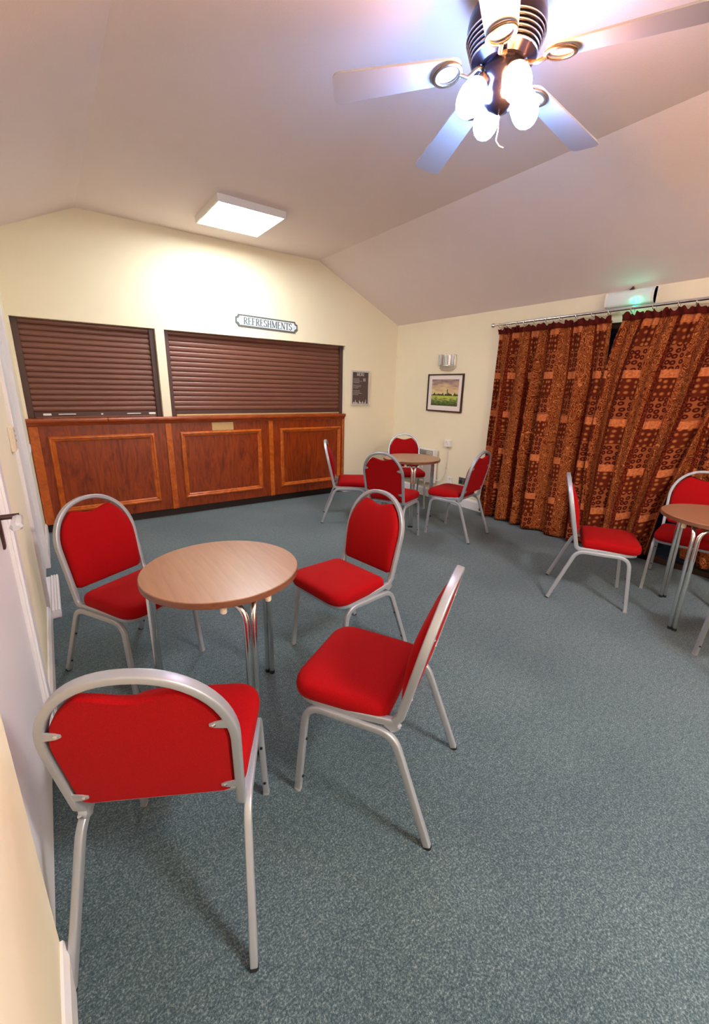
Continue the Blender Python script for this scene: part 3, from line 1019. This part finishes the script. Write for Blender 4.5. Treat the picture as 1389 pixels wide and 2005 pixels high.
def curtain(name, label, left_tab, right_tab, bot_tab, seed, fulln=1.5, u0=0.0, folds=7, amp=0.036, xoff=0.0):
    """left/right edge y as a table over height (0..1), bottom height as table over width (0..1)"""
    rnd = random.Random(seed)
    nu, nv = 168, 64
    wid = abs(interp(left_tab, 0.3) - interp(right_tab, 0.3))
    ph = [rnd.uniform(0, 6.28) for _ in range(6)]
    t = thing(name, label, 'curtain', (RODX + xoff, (left_tab[0][1] + right_tab[0][1]) / 2, 0), 0, 'patterned curtains on the long rod')
    cy = t.location.y
    zt = RODZ - 0.076

    def point(a, b):
        # a across 0..1, b height 0..1
        yl, yr = interp(left_tab, b), interp(right_tab, b)
        z0 = interp(bot_tab, a) + 0.006 * math.sin(a * 40 + ph[0])
        z = z0 + (zt - z0) * b
        # fold phase with uneven spacing
        aa = a + 0.028 * math.sin(a * 9 + ph[1]) + 0.014 * math.sin(a * 23 + ph[2])
        big = math.sin(aa * folds * 2 * PI + ph[3] + 0.5 * (1 - b)) + 0.4 * math.sin(aa * folds * 2.7 * PI + ph[4])
        small = math.sin(aa * folds * 3.2 * 2 * PI + ph[5])
        k_top = max(0.0, (b - 0.72) / 0.28)
        k = amp * (0.85 + 0.35 * (1 - b)) * (1 - 0.75 * k_top)
        ed = min(1.0, 0.25 + min(a, 1 - a) / 0.09)
        k *= ed
        x = -k * big + 0.010 * k_top * small + 0.006 * math.sin(a * 61 + b * 5 + ph[2])
        x += 0.012 * mnoise.noise(Vector((a * 6 + seed, b * 4, 0)))
        y = yl + (yr - yl) * a + 0.010 * math.cos(aa * folds * 2 * PI + ph[3]) * (1 - 0.6 * k_top)
        return (x - 0.0 if True else 0, y - cy, z)
    vs_, fs_, uvs = [], [], []
    for j in range(nv + 1):
        b = j / nv
        for i in range(nu + 1):
            a = i / nu
            vs_.append(point(a, b))
            uvs.append((u0 + a * wid * fulln, 0.04 + b * 2.05))
    for j in range(nv):
        for i in range(nu):
            k = j * (nu + 1) + i
            fs_.append((k, k + 1, k + nu + 2, k + nu + 1))
    me = bpy.data.meshes.new('cloth')
    me.from_pydata(vs_, [], fs_)
    me.polygons.foreach_set('use_smooth', [True] * len(me.polygons))
    me.materials.append(MAT['curtain'])
    ul = me.uv_layers.new(name='UVMap')
    for lp in me.loops:
        ul.data[lp.index].uv = uvs[lp.vertex_index]
    cl = bpy.data.objects.new('cloth', me)
    COL.objects.link(cl)
    cl.parent = t
    so = cl.modifiers.new('thickness', 'SOLIDIFY')
    so.thickness = 0.003
    so.offset = 0
    # gathered ruffled heading
    vs_, fs_ = [], []
    n2 = nu * 2
    for i in range(n2 + 1):
        a = i / n2
        x, y, z = point(a, 1.0)
        rf = math.sin(a * folds * 8.3 * 2 * PI / 2 + ph[1])
        hgt = 0.030 + 0.010 * math.sin(a * 55 + ph[2]) + 0.008 * math.sin(a * 131 + ph[3])
        for h, sx in ((-0.02, 0.35), (0.0, 0.2), (hgt * 0.5, 0.8), (hgt, 1.25)):
            vs_.append((x - 0.010 + 0.010 * rf * sx - 0.014 * max(0, h / 0.03) - 0.006, y, z + h))
    for i in range(n2):
        for q in range(3):
            k = i * 4 + q
            fs_.append((k, k + 1, k + 5, k + 4))
    me = bpy.data.meshes.new('heading')
    me.from_pydata(vs_, [], fs_)
    me.polygons.foreach_set('use_smooth', [True] * len(me.polygons))
    me.materials.append(MAT['curtain_head'])
    hd = bpy.data.objects.new('heading', me)
    COL.objects.link(hd)
    hd.parent = t
    so = hd.modifiers.new('thickness', 'SOLIDIFY')
    so.thickness = 0.003
    return t


curtain('curtain', 'brown patchwork curtain with gold scrolls, hanging next to the landscape wall',
        [(0, 3.14), (0.4, 3.125), (1, 3.11)], [(0, 1.925), (0.4, 1.945), (0.75, 1.93), (1, 1.955)],
        [(0, 0.03), (0.25, 0.0175), (0.5, 0.025), (0.75, 0.012), (1, 0.02)], 3, folds=6, u0=0.05, amp=0.047)
curtain('curtain', 'brown patchwork curtain leaning across the gap, behind the sideways chair',
        [(0, 1.91), (0.4, 1.955), (0.6, 1.955), (0.8, 1.925), (0.92, 1.89), (1, 1.845)], [(0, 1.30), (0.2, 1.26), (0.4, 1.19), (0.6, 1.10), (1, 1.0)],
        [(0, 0.03), (0.5, 0.02), (0.8, 0.06), (1, 0.11)], 11, folds=3.5, u0=0.11, amp=0.037, xoff=-0.034)
curtain('curtain', 'brown patchwork curtain behind the round table and its rear chair',
        [(0, 1.08), (0.12, 1.12), (0.3, 1.25), (0.6, 1.21), (1, 1.05)], [(0, -0.36), (1, -0.34)],
        [(0, 0.13), (0.2, 0.09), (0.5, 0.03), (1, 0.02)], 21, folds=8, u0=0.2, amp=0.019, xoff=0.046)

# ================================================================== CHAIRS
def make_chair():
    t = thing('stacking_chair', '', 'chair', (0, 0, 0), 0, 'red stacking chairs with silver frames')
    J = Vector((0, -0.156, 0.40))
    A = Vector((0, -0.271, 0.887))
    sd = (A - J)
    LEN = sd.length
    sd.normalize()
    nf = Vector((0, sd.z, -sd.y))         # plane normal pointing forward
    P = lambda u, s, n=0.0: Vector((u, 0, 0)) + J + sd * s + nf * n
    HW0, HW1, SP = 0.190, 0.199, 0.275
    top = LEN - 0.011
    # one closed tube: hoop back + seat ring
    right = []
    for k in range(9):
        s = 0.05 + (SP - 0.05) * k / 9
        right.append(P(HW0 + (HW1 - HW0) * s / SP, s))
    for k in range(0, 14):
        a = PI / 2 * k / 14
        right.append(P(HW1 * math.cos(a) ** 0.92, SP + (top - SP) * math.sin(a) ** 0.98))
    loop = right + [P(0, top)] + [Vector((-p.x, p.y, p.z)) for p in right[::-1]]
    # bottom: bend forward into the seat rails and round the front
    zr = 0.398
    a0 = right[0]
    bend = fillet([a0, P(HW0, -0.005), (0.191, 0.16, zr)], [0, 0.05, 0], 6)[1:-1]
    front = fillet([(0.191, 0.02, zr), (0.191, 0.207, zr), (-0.191, 0.207, zr), (-0.191, 0.02, zr)], [0, 0.07, 0.07, 0], 7)
    left_bend = [Vector((-p.x, p.y, p.z)) for p in bend[::-1]]
    full = loop + left_bend + front[::-1] + bend[::-1]
    full = full[::-1]
    MB().sweep(full, rrect(0.027, 0.021, 0.0045), (0, 1, 0.2), closed=True).build('hoop_frame', MAT['steel'], t, angle=50)
    # seat pad
    def outline(inset):
        pts = [(0.208, 0.226), (-0.208, 0.226), (-0.192, -0.120), (0.192, -0.120)]
        pts = [Vector((x, y, 0)) for x, y in pts]
        o = fillet(pts, [0.075, 0.075, 0.035, 0.035], 6, closed=True)
        # bow the front edge and sides outwards a little
        c = Vector((0, 0.053, 0))
        out = []
        for p in o:
            q = p - c
            sx = 1 - inset / 0.205
            sy = 1 - inset / 0.183
            x, y = q.x * sx, q.y * sy
            y += 0.012 * (1 - (q.x / 0.21) ** 2) * (1 if q.y > 0 else -0.3) * sy
            x += 0.006 * (1 - (q.y / 0.2) ** 2) * (1 if q.x > 0 else -1) * sx
            out.append((x + c.x, y + c.y))
        return out
    rr = []
    for z, ins in ((0.403, 0.020), (0.404, 0.008), (0.410, 0.001), (0.430, -0.002), (0.449, 0.001), (0.459, 0.006), (0.466, 0.016), (0.471, 0.034), (0.475, 0.07), (0.478, 0.12), (0.479, 0.16)):
        rr.append([(x, y, z) for x, y in outline(ins)])
    MB().rings(rr).build('seat', MAT['red'], t, angle=60)
    # back pad
    s0 = 0.068
    ol = []
    inner = lambda s: (HW0 + (HW1 - HW0) * s / SP) - 0.0145
    for k in range(8):
        s = s0 + 0.03 + (SP - s0 - 0.03) * k / 8
        ol.append((inner(s), s))
    ti = top - 0.0125
    for k in range(0, 40):
        a = PI / 2 * k / 40
        u = (HW1 - 0.0145) * math.cos(a)
        s_h = SP + (ti - 0.006 - SP) * math.sin(a)
        s_w = ti - 0.038 - 0.020 * (0.5 + 0.5 * math.cos(PI * min(1, abs(u) / 0.105)))
        ol.append((u, min(s_h, s_w)))
    rightp = ol
    loop2 = rightp + [(0.0, ti - 0.058)] + [(-u, s) for u, s in rightp[::-1]]
    bl = [(-inner(s0) + 0.022, s0), (-inner(s0) + 0.006, s0 + 0.007)]
    loop2 = loop2 + bl[::-1] + [(-u, s) for u, s in bl]
    cs = 0.25
    rr = []
    for n, sc_ in ((-0.007, 0.97), (-0.009, 0.985), (-0.006, 1.0), (0.010, 1.003), (0.024, 0.995), (0.034, 0.965), (0.040, 0.90), (0.044, 0.78), (0.046, 0.6), (0.047, 0.3)):
        rr.append([tuple(P(u * sc_, cs + (s - cs) * sc_, n if n <= 0 else n * (0.38 + 0.58 * math.sin(PI * min(1, max(0, (cs + (s - cs) * sc_ - s0) / (ti - 0.04 - s0))))))) for u, s in loop2])
    bk = MB().rings(rr).build('backrest', MAT['red'], t, angle=60)
    bp_ = MB().rings([[tuple(P(u * 0.985, cs + (s - cs) * 0.985, n)) for u, s in loop2] for n in (-0.0105, -0.0075)]).build('rear_panel', MAT['red'], bk, angle=50)
    bp_['label'] = 'flat red fabric rear panel'
    # four tabs holding the pad in the hoop
    for s_, sg_ in ((0.335, 1), (0.335, -1), (0.10, 1), (0.10, -1)):
        if s_ > SP:
            a = math.asin((s_ - SP) / (top - SP))
            u_e = HW1 * math.cos(a)
        else:
            u_e = HW0 + (HW1 - HW0) * s_ / SP
        mb = MB()
        tri = [(u_e, s_ + 0.016), (u_e - 0.03, s_ + 0.009), (u_e - 0.042, s_ + 0.003), (u_e - 0.042, s_ - 0.004), (u_e - 0.03, s_ - 0.010), (u_e, s_ - 0.014)]
        lo_ = [tuple(P(u * sg_, s, -0.0135)) for u, s in tri]
        hi_ = [tuple(P(u * sg_, s, -0.0103)) for u, s in tri]
        mb.rings([lo_, hi_])
        o = mb.build('bracket', MAT['steel'], bk, angle=0)
        o['label'] = 'silver bracket tab'
        cpt = P((u_e - 0.032) * sg_, s_, -0.0115)
        mb = MB()
        e1, e2 = Vector((1, 0, 0)), sd
        mb.rings([[tuple(cpt + nf * n + e1 * rad * math.cos(q * PI / 4) + e2 * rad * math.sin(q * PI / 4)) for q in range(8)] for rad, n in ((0.0055, -0.001), (0.005, -0.0035), (0.002, -0.005))])
        mb.build('screw', MAT['chrome'], bk, angle=50)
    # legs: each side an inverted U under the seat rail, split in a front and a rear leg
    for sgn in (1, -1):
        ff = Vector((0.212 * sgn, 0.200, 0.006)); tf = Vector((0.203 * sgn, 0.166, 0.380))
        tr_ = Vector((0.203 * sgn, -0.150, 0.380)); rf = Vector((0.218 * sgn, -0.290, 0.006))
        mid = Vector((0.203 * sgn, 0.01, 0.380))
        for nm, pts in (('front', [ff, tf, mid]), ('rear', [mid, tr_, rf])):
            path = fillet(pts, [0, 0.075, 0], 8)
            lg = MB().sweep(path, rrect(0.020, 0.025, 0.0045), (1, 0, 0)).build('leg', MAT['steel'], t, angle=50)
            foot = ff if nm == 'front' else rf
            tip = tf if nm == 'front' else tr_
            d = (tip - foot).normalized()
            MB().sweep([foot - d * 0.006, foot + d * 0.002], rrect(0.023, 0.026, 0.006), (1, 0, 0)).build('foot_cap', MAT['black'] if nm == 'rear' else MAT['grille'], lg, angle=50)
            for q in (0.16, 0.62):
                c = foot + d * (foot - tip).length * q
                s_in = 1 if nm == 'rear' else -1
                e = Vector((0, 1, 0)) * s_in
                MB().tube([c + e * 0.008, c + e * 0.017], 0.005, 8).build('bumper', MAT['black'], lg)
    # cross rail under the seat
    MB().sweep([(-0.195, -0.10, 0.385), (0.195, -0.10, 0.385)], rrect(0.014, 0.018, 0.004), (0, 0, 1)).build('stretcher', MAT['steel'], t, angle=50)
    MB().sweep([(-0.195, 0.12, 0.385), (0.195, 0.12, 0.385)], rrect(0.014, 0.018, 0.004), (0, 0, 1)).build('stretcher', MAT['steel'], t, angle=50)
    return t


chair0 = make_chair()
CH = [
    (0.170, 1.069, -0.490, 'red chair beside the white door with lever handle, its bracketed back to the open carpet'),
    (0.229, 2.218, -2.613, 'red chair between the round table by the door and the panelled counter'),
    (1.198, 1.749, 1.710, 'red chair at the table by the door, back turned to the picture corner'),
    (0.841, 1.032, 0.540, 'red chair at the table by the door, on the open carpet side, bumpered legs splayed'),
    (2.650, 3.816, -2.176, 'red chair at the table under the picture, next to the panelled counter'),
    (2.644, 3.052, -1.161, 'red chair at the table under the picture, facing the heater wall, bracketed back showing'),
    (3.300, 2.824, 0.239, 'red chair at the table under the picture, beside the outer curtain edge'),
    (3.600, 3.920, 2.600, 'red chair in the corner in front of the panel heater, behind the round table'),
    (3.111, 1.299, -2.612, 'red chair turned side-on in front of the curtains, facing the table by the curtains'),
    (3.785, 0.960, 1.800, 'red chair with its back against the curtains, behind the table there'),
    (2.872, 0.275, -0.720, 'red chair across the curtain-side table from the curtains, only a silver leg showing'),
]
for i, (x, y, th_, lab) in enumerate(CH):
    o = chair0 if i == 0 else copy_tree(chair0)
    o.location = (x, y, 0)
    o.rotation_euler = (0, 0, th_)
    o['label'] = lab


# ================================================================== TABLES
def make_table():
    t = thing('round_table', '', 'table', (0, 0, 0), 0, 'round wood-topped tables')
    R, H = 0.312, 0.712
    tp = MB().lathe([(0.0001, H - 0.026), (R - 0.003, H - 0.026), (R - 0.0005, H - 0.02), (R - 0.0005, H - 0.003), (R - 0.003, H), (0.0001, H)], 72).build('tabletop', MAT['table'], t, angle=35)
    MB().lathe([(R - 0.004, H - 0.027), (R, H - 0.0255), (R + 0.0005, H - 0.014), (R, H - 0.0025), (R - 0.004, H - 0.0025)], 72, caps=False).build('edge_band', MAT['table_edge'], tp, angle=35)
    LR = R - 0.014
    rad = 0.012
    for k in range(3):
        a = 2 * PI * k / 3
        c = Vector((math.cos(a), math.sin(a), 0)) * LR
        tg = Vector((-math.sin(a), math.cos(a), 0))
        inw = Vector((-math.cos(a), -math.sin(a), 0))
        mb = MB()
        for s in (-1, 1):
            base = c + tg * s * 0.0135
            # the tube rises, curls sideways and runs below the top towards the next leg
            nxt = Vector((math.cos(a + s * 2 * PI / 3), math.sin(a + s * 2 * PI / 3), 0)) * LR
            d = (nxt - c).normalized()
            topz = H - 0.026 - rad
            mb.tube(fillet([base + Vector((0, 0, 0.004)), base + Vector((0, 0, topz)), base + d * 0.275 + Vector((0, 0, topz))], [0, 0.085, 0], 10), rad, 12)
            mb.tube([base + Vector((0, 0, 0.002)), base + Vector((0, 0, 0.006))], rad, 12)
        lg = mb.build('leg', MAT['chrome'], t, angle=50)
        fc = MB()
        for s in (-1, 1):
            fc.lathe([(rad * 1.12, 0), (rad * 1.12, 0.018)], 12, tuple(c + tg * s * 0.0135))
        fc.build('foot_cap', MAT['black'], lg, angle=50)
        # pale plastic spacers below the top
        for s in (-1, 1):
            p = c + inw * 0.03 + tg * s * 0.085
            MB().lathe([(0.011, H - 0.06), (0.013, H - 0.055), (0.013, H - 0.026)], 12, (p.x, p.y, 0)).build('spacer', MAT['plastic_cream'], lg, angle=50)
    return t


tab0 = make_table()
TB = [
    (0.492, 1.622, -90, 'round wood-topped table with chrome tube legs in front of the counter beside white door'),
    (3.205, 3.41, -128, 'round wood-topped table in the corner under the landscape picture'),
    (3.345, 0.722, 55, 'round wood-topped table in front of the patterned curtains'),
]
for i, (x, y, a, lab) in enumerate(TB):
    o = tab0 if i == 0 else copy_tree(tab0)
    o.location = (x, y, 0)
    o.rotation_euler = (0, 0, math.radians(a))
    o['label'] = lab


# ================================================================== CEILING LIGHTS
def panel_light(name, y, label, pm):
    t = thing(name, label, 'ceiling light', (1.63, y, ZF), 0, 'square ceiling light panels')
    w, d, h = 0.30, 0.31, 0.055
    f = MB()
    for a, b, c, e in ((-w, w, -d, -d + 0.016), (-w, w, d - 0.016, d), (-w, -w + 0.016, -d + 0.016, d - 0.016), (w - 0.016, w, -d + 0.016, d - 0.016)):
        f.box(a, b, c, e, -h, 0)
    f.build('frame', MAT['plastic'], t, angle=0, bevel=0.002)
    MB().box(-w + 0.015, w - 0.015, -d + 0.015, d - 0.015, -h + 0.003, -h + 0.010).build('diffuser', MAT[pm], t, angle=0)
    MB().box(-w + 0.01, w - 0.01, -d + 0.01, d - 0.01, -0.012, 0.0).build('backing', MAT['plastic'], t, angle=0)


panel_light('ceiling_light', 4.115, 'square white light panel on the ceiling in front of the refreshments sign', 'panel_light')
panel_light('ceiling_light_offscreen', -1.38, 'square white light panel on the ceiling towards the end wall', 'panel_light_end')

# ================================================================== CEILING FAN
FX, FYC = 1.64, 1.365
fan = thing('ceiling_fan', 'five-bladed ceiling fan with dark motor and four lit glass shades', 'ceiling fan', (FX, FYC, ZF))
z = lambda v: v - ZF
MB().lathe([(0.02, z(2.883)), (0.095, z(2.883)), (0.105, z(2.87)), (0.108, z(2.84)), (0.125, z(2.82)), (0.142, z(2.79)), (0.146, z(2.76)), (0.144, z(2.735))], 40).build('canopy', MAT['fan_dark'], fan, angle=50)
rb = MB()
prof = []
for k in range(6):
    zz = 2.735 - k * 0.013
    r = 0.142 - k * 0.0045
    prof += [(r, z(zz)), (r + 0.003, z(zz - 0.004)), (r + 0.003, z(zz - 0.008)), (r - 0.003, z(zz - 0.011))]
prof += [(0.10, z(2.652)), (0.09, z(2.645)), (0.02, z(2.645))]
mo = MB().lathe(prof, 40).build('motor_housing', MAT['fan_dark'], fan, angle=25)
for k in range(6):
    zz = 2.735 - k * 0.013
    r = 0.145 - k * 0.0045
    MB().lathe([(r - 0.004, z(zz - 0.003)), (r + 0.0025, z(zz - 0.004)), (r + 0.0025, z(zz - 0.008)), (r - 0.004, z(zz - 0.009))], 40, caps=False).build('rib', MAT['chrome'], mo, angle=50)
MB().lathe([(0.02, z(2.646)), (0.075, z(2.646)), (0.08, z(2.63)), (0.078, z(2.60)), (0.06, z(2.585)), (0.055, z(2.56)), (0.06, z(2.55)), (0.058, z(2.525)), (0.04, z(2.505)), (0.015, z(2.495)), (0.002, z(2.49))], 32).build('light_kit_hub', MAT['fan_dark'], fan, angle=50)
a_first = math.degrees(2.509)
blade_me = iron_me = ring_me2 = None
for k in range(5):
    ang = math.radians(a_first - 72 * k)
    # blade outline in local (x along, y across)
    if blade_me is None:
        x0, x1 = 0.165, 0.66
        outl = fillet([(x0, -0.052, 0), (x1, -0.070, 0), (x1, 0.070, 0), (x0, 0.052, 0)], [0.045, 0.03, 0.03, 0.045], 6, closed=True)
        bl = MB()
        lo_, hi_ = [], []
        for p in outl:
            zz = 2.628 - (p.x - 0.17) * 0.135 + p.y * 0.16
            lo_.append((p.x, p.y, z(zz)))
            hi_.append((p.x, p.y, z(zz + 0.007)))
        bl.rings([lo_, hi_])
        bo = bl.build('blade', MAT['fan_blade'], fan, angle=50)
        blade_me = bo.data
        ir = MB()
        cx = 0.213
        zc = 2.628 - (cx - 0.17) * 0.135 - 0.008
        ir.sweep([(cx + 0.052 * math.cos(2 * PI * i / 28), 0.047 * math.sin(2 * PI * i / 28), z(zc + 0.16 * 0.047 * math.sin(2 * PI * i / 28) - 0.135 * 0.05 * math.cos(2 * PI * i / 28))) for i in range(28)], rrect(0.010, 0.016, 0.004), (0, 0, 1), closed=True)
        ir.sweep(fillet([(0.06, 0.0, z(2.638)), (0.10, 0.012, z(2.632)), (0.13, -0.006, z(2.612)), (0.166, 0.0, z(zc + 0.004))], 0.02), rrect(0.012, 0.016, 0.004), (0, 0, 1))
        io = ir.build('blade_iron', MAT['fan_gold'], bo, angle=50)
        iron_me = io.data
    else:
        bo = bpy.data.objects.new('blade', blade_me)
        COL.objects.link(bo)
        bo.parent = fan
        io = bpy.data.objects.new('blade_iron', iron_me)
        COL.objects.link(io)
        io.parent = bo
    bo.rotation_euler = (0, 0, ang)
# four lamps on curled arms
for k, (adeg, warm) in enumerate(((153, False), (63, False), (-18, False), (-112, True))):
    a = math.radians(adeg)
    dirh = Vector((math.cos(a), math.sin(a), 0))
    tilt = math.radians(32)
    ax = (dirh * math.sin(tilt) + Vector((0, 0, -math.cos(tilt)))).normalized()
    base = dirh * 0.074 + Vector((0, 0, z(2.602)))
    arm = MB().tube(fillet([dirh * 0.05 + Vector((0, 0, z(2.555))), dirh * 0.085 + Vector((0, 0, z(2.545))), dirh * 0.10 + Vector((0, 0, z(2.605))), base], 0.02), 0.005, 8).build('lamp_arm', MAT['fan_gold'], fan)
    rot = Vector((0, 0, 1)).rotation_difference(ax).to_matrix().to_4x4()
    mt = Matrix.Translation(base) @ rot
    MB().lathe([(0.006, -0.01), (0.02, -0.006), (0.024, 0.004), (0.024, 0.022)], 20).xform(mt).build('lamp_holder', MAT['fan_gold'], arm, angle=50)
    sh = MB().lathe([(0.022, 0.016), (0.034, 0.026), (0.046, 0.045), (0.052, 0.07), (0.0515, 0.095), (0.046, 0.118), (0.034, 0.136), (0.018, 0.147), (0.002, 0.150)], 24).xform(mt)
    so_ = sh.build('lamp_shade', MAT['lamp_warm'] if warm else MAT['lamp_cool'], fan, angle=60)
    so_['label'] = 'lit warm glass shade' if warm else 'lit cool white glass shade'
# pull cord
MB().tube(fillet([(0.0, 0.0, z(2.495)), (0.004, -0.003, z(2.44)), (0.0, 0.0, z(2.405)), (0.012, -0.012, z(2.385)), (0.026, -0.02, z(2.382))], 0.015), 0.0022, 8).build('pull_cord', MAT['plastic'], fan)

# ================================================================== LEFT WALL SMALL THINGS
sw = thing('thermostat', 'cream plastic wall switch box between the two white doors', 'switch', (XL, 2.80, 1.145))
MB().box(0.0, 0.016, -0.07, 0.07, -0.062, 0.062).build('back_box', MAT['plastic_cream'], sw, angle=0, bevel=0.003)
MB().box(0.015, 0.022, -0.066, 0.066, -0.058, 0.058).build('face_plate', MAT['plastic_cream'], sw, angle=0, bevel=0.003)
for k in range(3):
    MB().box(0.021, 0.025, 0.02, 0.03, -0.02 + k * 0.025, -0.008 + k * 0.025).build('button', MAT['grille'], sw, angle=0)
lt = thing('latch_plate', 'small white catch on wall between far door and counter', 'latch', (XL, 4.3, 0.90))
MB().box(0.0, 0.012, -0.045, 0.045, -0.05, 0.05).build('plate', MAT['white'], lt, angle=0, bevel=0.003)
MB().prism([(0.010, -0.04), (0.024, -0.01), (0.024, 0.035), (0.010, 0.04)], 1, -0.02, 0.02).build('catch', MAT['white'], lt, angle=0)
